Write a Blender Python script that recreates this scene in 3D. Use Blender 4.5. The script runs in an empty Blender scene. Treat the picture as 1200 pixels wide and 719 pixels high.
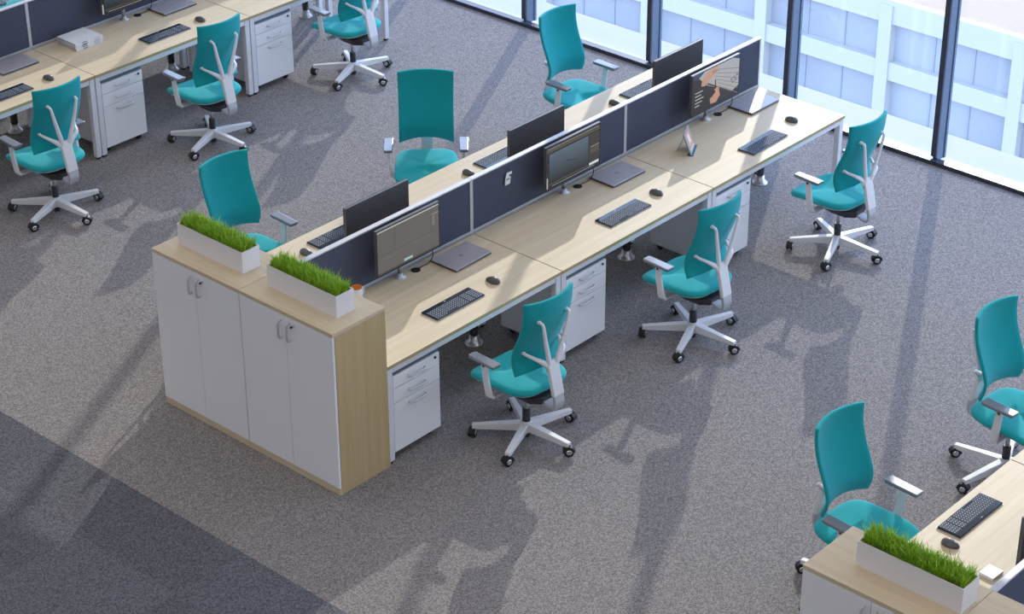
import bpy, bmesh, math, random
from mathutils import Vector, Matrix
random.seed(7)
sc = bpy.context.scene
COL = sc.collection
PI = math.pi
R = math.radians

# ---------------------------------------------------------------- camera
cam_d = bpy.data.cameras.new('camera'); cam = bpy.data.objects.new('camera', cam_d); COL.objects.link(cam)
CAM = Vector((-8.1594, -8.4005, 7.8088))
yaw, pit, roll = -0.8376, 0.5166, -0.0042
fw = Vector((math.sin(-yaw)*math.cos(pit), math.cos(yaw)*math.cos(pit), -math.sin(pit)))
rt = fw.cross(Vector((0, 0, 1))).normalized(); up = rt.cross(fw)
c_, s_ = math.cos(roll), math.sin(roll)
rt, up = c_*rt + s_*up, -s_*rt + c_*up
m = Matrix((rt, up, -fw)).transposed().to_4x4(); m.translation = CAM
cam.matrix_world = m
cam_d.sensor_width = 36; cam_d.lens = 2560.8/1200*36; cam_d.clip_end = 600
sc.camera = cam

# ---------------------------------------------------------------- light
SUN_AZ, SUN_EL = R(28.6), R(25.8)            # where the sun stands
SKY_STRENGTH, SUN_STRENGTH, FILL_POWER = 3.7, 2.35, 44
sc.view_settings.view_transform = 'Standard'
sc.view_settings.look = 'None'
sc.view_settings.exposure = 0.0
sc.view_settings.gamma = 1
sc.view_settings.use_curve_mapping = False
w = bpy.data.worlds.new('sky'); sc.world = w; w.use_nodes = True
nt = w.node_tree; bg = nt.nodes['Background']
tc = nt.nodes.new('ShaderNodeTexCoord'); sp = nt.nodes.new('ShaderNodeSeparateXYZ')
nt.links.new(tc.outputs['Generated'], sp.inputs[0])
rp = nt.nodes.new('ShaderNodeValToRGB')
mr = nt.nodes.new('ShaderNodeMapRange'); mr.inputs[1].default_value = -1; mr.inputs[2].default_value = 1
nt.links.new(sp.outputs[2], mr.inputs[0]); nt.links.new(mr.outputs[0], rp.inputs[0])
e = rp.color_ramp.elements
e[0].position = 0.0; e[0].color = (.42, .46, .52, 1)
e[1].position = 1.0; e[1].color = (.36, .52, .95, 1)
k = rp.color_ramp.elements.new(.49); k.color = (.62, .68, .76, 1)
k = rp.color_ramp.elements.new(.53); k.color = (.78, .90, 1.10, 1)
k = rp.color_ramp.elements.new(.70); k.color = (.55, .74, 1.10, 1)
nt.links.new(rp.outputs[0], bg.inputs[0]); bg.inputs[1].default_value = SKY_STRENGTH
sd = bpy.data.lights.new('sun', 'SUN'); sd.energy = SUN_STRENGTH; sd.angle = R(.55); sd.color = (1, .93, .80)
so = bpy.data.objects.new('sun', sd); COL.objects.link(so)
so.rotation_euler = Vector((math.cos(SUN_AZ)*math.cos(SUN_EL), math.sin(SUN_AZ)*math.cos(SUN_EL), math.sin(SUN_EL))).to_track_quat('Z', 'Y').to_euler()
so.location = (20, 10, 12)

# ---------------------------------------------------------------- materials
def new_mat(name):
    mt = bpy.data.materials.new(name); mt.use_nodes = True
    return mt, mt.node_tree, mt.node_tree.nodes['Principled BSDF']
def plain(name, col, rough=.5, metal=0, bump=0, bscale=300, emit=0, coat=0, var=0):
    mt, t, b = new_mat(name)
    b.inputs['Base Color'].default_value = (*col, 1); b.inputs['Roughness'].default_value = rough
    b.inputs['Metallic'].default_value = metal; b.inputs['Coat Weight'].default_value = coat
    if emit:
        b.inputs['Emission Color'].default_value = (*col, 1); b.inputs['Emission Strength'].default_value = emit
    n = t.nodes.new('ShaderNodeTexNoise'); n.inputs['Scale'].default_value = bscale; n.inputs['Detail'].default_value = 2
    o = t.nodes.new('ShaderNodeTexCoord'); t.links.new(o.outputs['Object'], n.inputs['Vector'])
    if var:
        mx = t.nodes.new('ShaderNodeMix'); mx.data_type = 'RGBA'
        mx.inputs[6].default_value = (*[c*(1-var) for c in col], 1); mx.inputs[7].default_value = (*[min(1, c*(1+var)) for c in col], 1)
        t.links.new(n.outputs['Fac'], mx.inputs[0]); t.links.new(mx.outputs[2], b.inputs['Base Color'])
    if bump:
        bp = t.nodes.new('ShaderNodeBump'); bp.inputs['Strength'].default_value = bump; bp.inputs['Distance'].default_value = .002
        t.links.new(n.outputs['Fac'], bp.inputs['Height']); t.links.new(bp.outputs[0], b.inputs['Normal'])
    return mt
def wood(name, ax, lo=(.63, .515, .345), hi=(.71, .60, .42)):
    mt, t, b = new_mat(name)
    o = t.nodes.new('ShaderNodeTexCoord'); mp = t.nodes.new('ShaderNodeMapping')
    s = [26, 26, 26]; s[ax] = 1.1
    mp.inputs['Scale'].default_value = s
    g = t.nodes.new('ShaderNodeNewGeometry'); oi = t.nodes.new('ShaderNodeObjectInfo')
    add = t.nodes.new('ShaderNodeVectorMath'); add.operation = 'ADD'
    t.links.new(o.outputs['Object'], add.inputs[0]); t.links.new(oi.outputs['Random'], add.inputs[1])
    t.links.new(add.outputs[0], mp.inputs['Vector'])
    n = t.nodes.new('ShaderNodeTexNoise'); n.inputs['Scale'].default_value = 1; n.inputs['Detail'].default_value = 5; n.inputs['Roughness'].default_value = .55
    t.links.new(mp.outputs[0], n.inputs['Vector'])
    r = t.nodes.new('ShaderNodeValToRGB'); r.color_ramp.elements[0].position = .3; r.color_ramp.elements[1].position = .7
    r.color_ramp.elements[0].color = (*lo, 1); r.color_ramp.elements[1].color = (*hi, 1)
    t.links.new(n.outputs['Fac'], r.inputs[0]); t.links.new(r.outputs[0], b.inputs['Base Color'])
    b.inputs['Roughness'].default_value = .5; b.inputs['Specular IOR Level'].default_value = .3
    return mt
W1 = wood('oak_laminate_along_x', 0); W2 = wood('oak_laminate_along_y', 1)
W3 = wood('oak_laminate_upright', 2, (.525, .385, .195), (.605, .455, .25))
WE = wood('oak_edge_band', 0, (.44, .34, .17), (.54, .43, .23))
M = {}
M['white_metal'] = plain('white_powder_coat', (.80, .80, .83), .4, bump=.05)
M['white_door'] = plain('white_lacquer', (.92, .92, .94), .25)
M['white_plastic'] = plain('white_plastic', (.80, .80, .81), .38)
M['planter'] = plain('white_planter', (.84, .83, .85), .45)
M['dark_plastic'] = plain('charcoal_plastic', (.035, .036, .042), .45)
M['black'] = plain('black_rubber', (.012, .012, .014), .5)
M['chrome'] = plain('chrome', (.8, .8, .82), .12, 1)
M['steel'] = plain('brushed_steel', (.62, .62, .65), .3, 1)
M['tube'] = plain('dark_steel_tube', (.25, .25, .27), .25, .8)
M['alu'] = plain('anodised_aluminium', (.54, .54, .57), .42, .3)
M['pad'] = plain('grey_arm_pad', (.20, .21, .24), .25, coat=.6)
M['handle'] = plain('satin_handle', (.66, .66, .70), .35, .4)
M['gloss_black'] = plain('glossy_black', (.012, .022, .042), .08)
M['key'] = plain('key_caps', (.010, .013, .022), .75)
M['key'].node_tree.nodes['Principled BSDF'].inputs['Specular IOR Level'].default_value = .2
M['plate'] = plain('key_plate', (.07, .10, .16), .6)
M['legend'] = plain('key_legends', (.62, .70, .80), .6)
M['mon_back'] = plain('monitor_shell', (.085, .085, .09), .34)
M['mouse'] = plain('mouse_shell', (.10, .098, .10), .32)
M['laptop'] = plain('silver_lid', (.46, .44, .46), .32, .25)
M['laptop_edge'] = plain('laptop_edge', (.12, .12, .14), .35, .6)
M['paper'] = plain('paper_white', (.82, .82, .82), .6)
M['pages'] = plain('page_edges', (.38, .38, .39), .8)
M['ink'] = plain('dark_ink', (.05, .05, .055), .6)
M['greyprint'] = plain('grey_print', (.25, .26, .28), .6)
M['orange'] = plain('orange_glaze', (.85, .25, .04), .3)
M['blue_case'] = plain('blue_case', (.01, .16, .26), .4)
M['soil'] = plain('soil', (.04, .03, .02), .9, bump=.6, bscale=90)
M['frame_dark'] = plain('dark_window_profile', (.055, .065, .09), .35, .3)
M['frame_side'] = plain('mullion_profile', (.15, .20, .27), .35, .4)
M['sill'] = plain('pale_sill', (.46, .50, .50), .6)
M['wall'] = plain('wall_paint', (.84, .83, .82), .8, bump=.05)
M['ceiling'] = plain('ceiling_paint', (.80, .80, .80), .9)
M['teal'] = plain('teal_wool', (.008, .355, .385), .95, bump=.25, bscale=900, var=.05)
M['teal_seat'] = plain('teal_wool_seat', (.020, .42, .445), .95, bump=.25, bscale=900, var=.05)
for q in ('teal', 'teal_seat'): M[q].node_tree.nodes['Principled BSDF'].inputs['Specular IOR Level'].default_value = .15; M[q].node_tree.nodes['Principled BSDF'].inputs['Sheen Weight'].default_value = .18
M['fac_white'] = plain('facade_white', (.50, .50, .475), .6)
M['fac_glass'] = plain('facade_glass', (.34, .365, .40), .5, var=.35, bscale=.12)  # varied reflections painted in as mottled tone
M['fac_bar'] = plain('facade_bar', (.31, .34, .39), .5)
M['fac_roof'] = plain('facade_roof', (.42, .30, .26), .8)
M['ledge'] = plain('terrace_coping', (.42, .42, .44), .7)
M['ledge2'] = plain('street_ground', (.45, .46, .48), .9)
def fabric_screen():
    mt, t, b = new_mat('navy_felt')
    o = t.nodes.new('ShaderNodeTexCoord'); n = t.nodes.new('ShaderNodeTexNoise'); n.inputs['Scale'].default_value = 260
    n.inputs['Detail'].default_value = 3
    t.links.new(o.outputs['Object'], n.inputs['Vector'])
    r = t.nodes.new('ShaderNodeValToRGB'); r.color_ramp.elements[0].position = .35; r.color_ramp.elements[1].position = .65
    r.color_ramp.elements[0].color = (.045, .052, .085, 1); r.color_ramp.elements[1].color = (.085, .095, .135, 1)
    t.links.new(n.outputs['Fac'], r.inputs[0]); t.links.new(r.outputs[0], b.inputs['Base Color']); b.inputs['Roughness'].default_value = .95
    return mt
M['felt'] = fabric_screen()
def carpet():
    mt, t, b = new_mat('loop_carpet'); L = t.links.new; N = t.nodes.new
    g = N('ShaderNodeNewGeometry'); s = N('ShaderNodeSeparateXYZ'); L(g.outputs['Position'], s.inputs[0])
    def flecks(scale):
        v = N('ShaderNodeTexVoronoi'); v.inputs['Scale'].default_value = scale; L(g.outputs['Position'], v.inputs['Vector'])
        sx = N('ShaderNodeSeparateXYZ'); L(v.outputs['Color'], sx.inputs[0])
        nn = N('ShaderNodeTexNoise'); nn.inputs['Scale'].default_value = scale*.55; nn.inputs['Detail'].default_value = 2; L(g.outputs['Position'], nn.inputs['Vector'])
        mm = N('ShaderNodeMath'); mm.operation = 'ADD'; L(sx.outputs[0], mm.inputs[0]); L(nn.outputs['Fac'], mm.inputs[1])
        m2 = N('ShaderNodeMath'); m2.operation = 'MULTIPLY'; m2.inputs[1].default_value = .5; L(mm.outputs[0], m2.inputs[0]); return m2
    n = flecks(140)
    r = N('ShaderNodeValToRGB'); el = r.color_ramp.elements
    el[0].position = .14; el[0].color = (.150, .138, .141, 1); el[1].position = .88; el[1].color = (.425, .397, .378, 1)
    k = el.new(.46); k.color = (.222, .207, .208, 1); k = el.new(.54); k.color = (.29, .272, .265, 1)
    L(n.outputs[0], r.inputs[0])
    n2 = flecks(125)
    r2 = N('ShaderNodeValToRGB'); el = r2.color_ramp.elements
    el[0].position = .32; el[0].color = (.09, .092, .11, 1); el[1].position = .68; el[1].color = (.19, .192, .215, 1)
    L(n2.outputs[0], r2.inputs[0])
    # square tiles of slightly different tone
    tm = N('ShaderNodeVectorMath'); tm.operation = 'SCALE'; tm.inputs['Scale'].default_value = 1/.9
    L(g.outputs['Position'], tm.inputs[0])
    fl = N('ShaderNodeVectorMath'); fl.operation = 'FLOOR'; L(tm.outputs[0], fl.inputs[0])
    wn = N('ShaderNodeTexWhiteNoise'); wn.noise_dimensions = '2D'; L(fl.outputs[0], wn.inputs['Vector'])
    mr = N('ShaderNodeMapRange'); mr.inputs[3].default_value = .84; mr.inputs[4].default_value = 1.1; L(wn.outputs['Value'], mr.inputs[0])
    sc2 = N('ShaderNodeVectorMath'); sc2.operation = 'SCALE'; L(r2.outputs[0], sc2.inputs[0]); L(mr.outputs[0], sc2.inputs['Scale'])
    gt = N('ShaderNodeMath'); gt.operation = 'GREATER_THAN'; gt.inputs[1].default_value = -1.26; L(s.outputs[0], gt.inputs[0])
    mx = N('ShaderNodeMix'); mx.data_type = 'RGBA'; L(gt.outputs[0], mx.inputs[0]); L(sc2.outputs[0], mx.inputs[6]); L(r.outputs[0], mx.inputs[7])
    L(mx.outputs[2], b.inputs['Base Color']); b.inputs['Roughness'].default_value = 1; b.inputs['Specular IOR Level'].default_value = .1
    return mt
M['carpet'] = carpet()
def grass_mat():
    mt, t, b = new_mat('grass_blades')
    hi = t.nodes.new('ShaderNodeNewGeometry')
    r = t.nodes.new('ShaderNodeValToRGB'); el = r.color_ramp.elements
    el[0].color = (.13, .33, .01, 1); el[1].color = (.55, .80, .06, 1)
    t.links.new(hi.outputs['Random Per Island'], r.inputs[0]); t.links.new(r.outputs[0], b.inputs['Base Color'])
    b.inputs['Roughness'].default_value = .5
    tr = t.nodes.new('ShaderNodeBsdfTranslucent'); t.links.new(r.outputs[0], tr.inputs[0])
    mx = t.nodes.new('ShaderNodeMixShader'); mx.inputs[0].default_value = .35
    out = t.nodes['Material Output']
    t.links.new(b.outputs[0], mx.inputs[1]); t.links.new(tr.outputs[0], mx.inputs[2]); t.links.new(mx.outputs[0], out.inputs[0])
    return mt
M['grass'] = grass_mat()
def glass_mat():
    mt = bpy.data.materials.new('window_glass'); mt.use_nodes = True; t = mt.node_tree; t.nodes.clear(); L = t.links.new
    o = t.nodes.new('ShaderNodeOutputMaterial'); tr = t.nodes.new('ShaderNodeBsdfTransparent'); tr.inputs[0].default_value = (.95, .97, 1, 1)
    gl = t.nodes.new('ShaderNodeBsdfGlossy'); gl.inputs['Roughness'].default_value = .0; gl.inputs[0].default_value = (.9, .95, 1, 1)
    fr = t.nodes.new('ShaderNodeFresnel'); fr.inputs[0].default_value = 1.5
    mx = t.nodes.new('ShaderNodeMixShader'); ge = t.nodes.new('ShaderNodeNewGeometry'); iv = t.nodes.new('ShaderNodeMath'); iv.operation = 'SUBTRACT'; iv.inputs[0].default_value = 1
    L(ge.outputs['Backfacing'], iv.inputs[1]); mu = t.nodes.new('ShaderNodeMath'); mu.operation = 'MULTIPLY'; L(iv.outputs[0], mu.inputs[0]); L(fr.outputs[0], mu.inputs[1]); L(mu.outputs[0], mx.inputs[0]); L(tr.outputs[0], mx.inputs[1]); L(gl.outputs[0], mx.inputs[2]); L(mx.outputs[0], o.inputs[0])
    return mt
M['glass'] = glass_mat()
def screen_mat(name, c1, c2=None, strength=.75, ax=0, lo=0, hi=1):
    mt, t, b = new_mat(name)
    b.inputs['Base Color'].default_value = (.01, .01, .012, 1); b.inputs['Roughness'].default_value = .25
    if c2:
        o = t.nodes.new('ShaderNodeTexCoord'); s = t.nodes.new('ShaderNodeSeparateXYZ'); t.links.new(o.outputs['Object'], s.inputs[0])
        mr = t.nodes.new('ShaderNodeMapRange'); mr.inputs[1].default_value = lo; mr.inputs[2].default_value = hi
        t.links.new(s.outputs[ax], mr.inputs[0]); mx = t.nodes.new('ShaderNodeMix'); mx.data_type = 'RGBA'
        mx.inputs[6].default_value = (*c1, 1); mx.inputs[7].default_value = (*c2, 1); t.links.new(mr.outputs[0], mx.inputs[0])
        t.links.new(mx.outputs[2], b.inputs['Emission Color'])
    else: b.inputs['Emission Color'].default_value = (*c1, 1)
    b.inputs['Emission Strength'].default_value = strength
    return mt
S = {n: screen_mat('screen_' + n, c) for n, c in dict(
    grey=(.14, .13, .125), lightgrey=(.22, .21, .20), line=(.045, .042, .04), pale=(.55, .56, .55), olive=(.085, .08, .055), brown=(.04, .032, .03),
    white=(.8, .84, .84), cyan=(.45, .66, .66), skin=(.62, .33, .22), skin2=(.45, .22, .14), key=(.46, .46, .46), keyline=(.22, .22, .23), navy=(.03, .04, .12),
    pink=(.75, .42, .42), slate=(.28, .30, .36), ink=(.012, .011, .013)).items()}
S['grad'] = screen_mat('screen_picture', (.008, .010, .016), (.15, .24, .32), .6, 2, .17, .46)

# ---------------------------------------------------------------- mesh helpers
def tag(o, label=None, cat=None, group=None, kind=None):
    if label: o['label'] = label
    if cat: o['category'] = cat
    if group: o['group'] = group
    if kind: o['kind'] = kind
    return o
def empty(name, loc=(0, 0, 0), rz=0):
    o = bpy.data.objects.new(name, None); COL.objects.link(o); o.location = loc; o.rotation_euler = (0, 0, rz); o.empty_display_size = .1
    return o
def build(name, bm, mats, parent=None, smooth=False, loc=None, bevel=0, seg=2):
    me = bpy.data.meshes.new(name); bm.normal_update(); bm.to_mesh(me); bm.free()
    for mt in (mats if isinstance(mats, (list, tuple)) else [mats]): me.materials.append(mt)
    if smooth: me.polygons.foreach_set('use_smooth', [True]*len(me.polygons))
    o = bpy.data.objects.new(name, me); COL.objects.link(o)
    if parent: o.parent = parent
    if loc: o.location = loc
    if bevel:
        b = o.modifiers.new('bevel', 'BEVEL'); b.width = bevel; b.segments = seg; b.limit_method = 'ANGLE'; b.angle_limit = R(40)
    return o
def bx(bm, x0, x1, y0, y1, z0, z1, mi=0, mat=None):
    vs = [bm.verts.new((x, y, z)) for z in (z0, z1) for x, y in ((x0, y0), (x1, y0), (x1, y1), (x0, y1))]
    if mat is not None:
        for v in vs: v.co = mat @ v.co
    fs = []
    for q in ((3, 2, 1, 0), (4, 5, 6, 7), (0, 1, 5, 4), (1, 2, 6, 5), (2, 3, 7, 6), (3, 0, 4, 7)):
        f = bm.faces.new([vs[i] for i in q]); f.material_index = mi; fs.append(f)
    return fs
def box(name, dims, mt, parent=None, bevel=.002, loc=None, mi=0):
    bm = bmesh.new(); bx(bm, *dims); return build(name, bm, mt, parent, bevel=bevel, loc=loc)
def ring_tube(bm, pts, rad, seg=10, caps=True, flat=None, mi=0):
    """tube along pts; rad number or list of (a, b) half widths; flat = reference direction for a"""
    pts = [Vector(p) for p in pts]; rings = []
    n = len(pts); last = None
    for i, p in enumerate(pts):
        d = (pts[min(i+1, n-1)] - pts[max(i-1, 0)]).normalized()
        if flat is not None: a = Vector(flat)
        elif last is not None: a = last
        else: a = Vector((0, 0, 1)) if abs(d.z) < .9 else Vector((1, 0, 0))
        a = (a - d*a.dot(d)).normalized(); last = a; b = d.cross(a)
        r = rad[i] if isinstance(rad, (list, tuple)) else rad
        ra, rb = r if isinstance(r, (list, tuple)) else (r, r)
        rings.append([bm.verts.new(p + a*math.cos(2*PI*k/seg)*ra + b*math.sin(2*PI*k/seg)*rb) for k in range(seg)])
    for i in range(n-1):
        for k in range(seg):
            f = bm.faces.new((rings[i][k], rings[i][(k+1) % seg], rings[i+1][(k+1) % seg], rings[i+1][k])); f.material_index = mi; f.smooth = True
    if caps:
        f = bm.faces.new(rings[0][::-1]); f.material_index = mi; f = bm.faces.new(rings[-1]); f.material_index = mi
    return rings
def sq_tube(bm, pts, half, flat=(1, 0, 0)):
    """rectangular section sweep; half = list of (a, b)"""
    pts = [Vector(p) for p in pts]; n = len(pts); rings = []
    for i, p in enumerate(pts):
        d = (pts[min(i+1, n-1)] - pts[max(i-1, 0)]).normalized()
        a = Vector(flat); a = (a - d*a.dot(d)).normalized(); b = d.cross(a)
        ha, hb = half[i] if isinstance(half, list) else half
        rings.append([bm.verts.new(p + a*sa*ha + b*sb*hb) for sa, sb in ((1, 1), (-1, 1), (-1, -1), (1, -1))])
    for i in range(n-1):
        for k in range(4): bm.faces.new((rings[i][k], rings[i][(k+1) % 4], rings[i+1][(k+1) % 4], rings[i+1][k]))
    bm.faces.new(rings[0][::-1]); bm.faces.new(rings[-1])
def lathe(bm, prof, c=(0, 0), seg=24, mi=0):
    rings = [[bm.verts.new((c[0] + r*math.cos(2*PI*k/seg), c[1] + r*math.sin(2*PI*k/seg), z)) for k in range(seg)] for r, z in prof]
    for i in range(len(prof)-1):
        for k in range(seg):
            f = bm.faces.new((rings[i][k], rings[i][(k+1) % seg], rings[i+1][(k+1) % seg], rings[i+1][k])); f.smooth = True; f.material_index = mi
    bm.faces.new(rings[0][::-1]); bm.faces.new(rings[-1])
def catmull(P, n=6):
    P = [Vector(p) for p in P]; out = []
    for i in range(len(P)-1):
        p0, p1, p2, p3 = P[max(i-1, 0)], P[i], P[i+1], P[min(i+2, len(P)-1)]
        for k in range(n):
            t = k/n
            out.append(.5*((2*p1) + (p2-p0)*t + (2*p0-5*p1+4*p2-p3)*t*t + (3*p1-p0-3*p2+p3)*t**3))
    out.append(P[-1]); return out
def children(o): return [c for c in bpy.data.objects if c.parent == o]
def copy_tree(o, parent=None):
    c = o.copy(); COL.objects.link(c); c.parent = parent
    for ch in children(o): copy_tree(ch, c)
    return c
def place(proto, used, loc, rz, label, cat=None, group=None):
    o = copy_tree(proto) if used else proto
    o.location = loc; o.rotation_euler = (0, 0, rz); o['label'] = label
    if cat: o['category'] = cat
    if group: o['group'] = group
    return o
def polyflat(bm, pts, mi=0):
    f = bm.faces.new([bm.verts.new(p) for p in pts]); f.material_index = mi; return f
def text_mesh(name, body, size, mt, parent, mat):
    cu = bpy.data.curves.new(name, 'FONT'); cu.body = body; cu.size = size; cu.extrude = .0001; cu.align_x = 'CENTER'; cu.align_y = 'CENTER'
    tmp = bpy.data.objects.new('tmp', cu); COL.objects.link(tmp); bpy.context.view_layer.update()
    me = bpy.data.meshes.new_from_object(tmp.evaluated_get(bpy.context.evaluated_depsgraph_get()))
    bpy.data.objects.remove(tmp); bpy.data.curves.remove(cu)
    me.materials.clear(); me.materials.append(mt); me.name = name
    for p in me.polygons: p.material_index = 0
    o = bpy.data.objects.new(name, me); COL.objects.link(o); o.parent = parent; o.matrix_local = mat
    return o

# ---------------------------------------------------------------- the room
WX, MY, MS = 6.1134, -.1771, 1.4915
def struct(name, dims, mt, bevel=0):
    return tag(box(name, dims, mt, None, bevel), kind='structure')
RX0, RY0, RY1, RZ = -12, -13.8, 13.6, 9.3
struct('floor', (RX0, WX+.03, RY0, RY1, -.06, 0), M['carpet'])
struct('ceiling', (RX0, WX+.2, RY0, RY1, RZ, RZ+.1), M['ceiling'])
struct('wall_left', (RX0-.1, RX0, RY0, RY1, -.06, RZ), M['wall'])
struct('wall_front', (RX0, WX+.2, RY0-.1, RY0, -.06, RZ), M['wall'])
struct('wall_back', (RX0, WX+.2, RY1, RY1+.1, -.06, RZ), M['wall'])
HEAD = 4.55
struct('wall_right', (WX, WX+.2, RY0, RY1, HEAD, RZ), M['wall'])
tag(box('trim_1', (WX-.045, WX+.03, RY0, RY1, 0, .036), M['frame_dark']), kind='structure')
tag(box('trim_2', (WX+.03, WX+.236, RY0, RY1, -.10, -.05), M['sill']), kind='structure')
bm = bmesh.new()
for q in range(int((RY1-RY0)/.045)): bx(bm, WX+.237, WX+.252, RY0+q*.045, RY0+q*.045+.030, -.10, -.058)
tag(build('trim_3', bm, M['frame_dark']), kind='structure')
ys = [MY + MS*i for i in range(-9, 10)]
ys = [y for y in ys if RY0 < y < RY1]
edges = [RY0] + ys + [RY1]
for i in range(len(edges)-1):
    wn = empty('window_%d' % (i+1), (WX+.13, edges[i], 0)); tag(wn, kind='structure')
    bm = bmesh.new(); bx(bm, 0, .02, .025, edges[i+1]-edges[i]-.025, -.05, HEAD)
    build('window_pane', bm, M['glass'], wn)
    if i < len(edges)-2:
        wdt = edges[i+1]-edges[i]
        bm = bmesh.new(); bx(bm, -.13, -.105, wdt-.024, wdt+.024, .05, HEAD)
        build('mullion_front', bm, M['frame_dark'], wn, bevel=.002)
        bm = bmesh.new(); bx(bm, -.105, .0, wdt-.018, wdt+.018, .0, HEAD); bx(bm, 0, .03, wdt-.026, wdt+.026, 0, HEAD)
        build('mullion_side', bm, M['frame_side'], wn, bevel=.002)
# unseen ceiling panels added as warm fill light for the room
n = 0
for i, x in enumerate((-9, -5, -1, 3)):
    for j, y in enumerate((-10, -3.5, 3, 9.5)):
        l = empty('fill_light', (x, y, RZ)); n += 1
        tag(l, 'added unseen square fill light panel at the ceiling, %s from the windows, %s from the back wall' % (['fourth', 'third', 'second', 'first'][i], ['fourth', 'third', 'second', 'first'][j]), 'lamp', 'added fill light panels')
        bm = bmesh.new()
        for d in ((-1.05, -1, -1.05, 1.05), (1, 1.05, -1.05, 1.05), (-1, 1, -1.05, -1), (-1, 1, 1, 1.05)): bx(bm, d[0], d[1], d[2], d[3], -.08, 0)
        build('fill_frame', bm, M['white_metal'], l)
        ad = bpy.data.lights.new('fill_area', 'AREA'); ad.shape = 'SQUARE'; ad.size = 2; ad.energy = FILL_POWER; ad.color = (1, .93, .86)
        ao = bpy.data.objects.new('fill_area', ad); COL.objects.link(ao); ao.parent = l; ao.location = (0, 0, -.05)

# ---------------------------------------------------------------- outside
bm = bmesh.new(); bx(bm, WX+.254, 6.80, RY0, RY1, -.4, -.07)
tag(build('terrace_ledge', bm, M['ledge']), 'white terrace coping running along the outside of the windows', 'ledge')
fac = empty('office_building', (97, 0, -75)); tag(fac, 'pale neighbouring office building of white bands and glass seen through the windows', 'building')
def F(y, z):   # from the plane x = 10 out to the real distance
    k = (97-CAM.x)/(10-CAM.x); return CAM.y + (y-CAM.y)*k, CAM.z + (z-CAM.z)*k + 75
y_lo, y_hi = -60, 420
zs = [-.50]; bands = [(-.50, -.75), (-1.17, -1.37), (-1.79, -1.99), (-2.41, -2.61), (-3.03, -3.23), (-3.65, -3.85)]
for a, b in bands:
    bm = bmesh.new(); bx(bm, -.1, .4, y_lo, y_hi, F(0, b)[1], F(0, a)[1]); build('floor_band', bm, M['fac_white'], fac)
glass_rows = [(bands[i][1], bands[i+1][0]) for i in range(len(bands)-1)]
bm = bmesh.new()
bx(bm, .4, 12, y_lo, y_hi, 0, F(0, -.52)[1]); build('glazed_wall', bm, M['fac_glass'], fac)
bm = bmesh.new(); bx(bm, .45, 11.5, y_lo, y_hi, F(0, -.515)[1], F(0, -.505)[1]); build('roof_terrace', bm, M['fac_roof'], fac)
for k in range(-5, 50):
    yy = 2.755 + 1.56*k; a = F(yy-.075, 0)[0]; b = F(yy+.075, 0)[0]
    if b > y_hi: break
    bm = bmesh.new(); bx(bm, -.22, .4, a, b, 0, F(0, -.55)[1]); build('pier', bm, M['fac_white'], fac)
    for q in (.33, .66):
        y2 = F(yy+.075+q*1.41, 0)[0]
        bm = bmesh.new(); bx(bm, .34, .4, y2-.05, y2+.05, 0, F(0, -.7)[1]); build('glazing_bar', bm, M['fac_bar'], fac)
bm = bmesh.new(); bx(bm, -60, 500, -350, 500, -76, -75)
tag(build('ground', bm, M['ledge2']), kind='structure')

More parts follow.
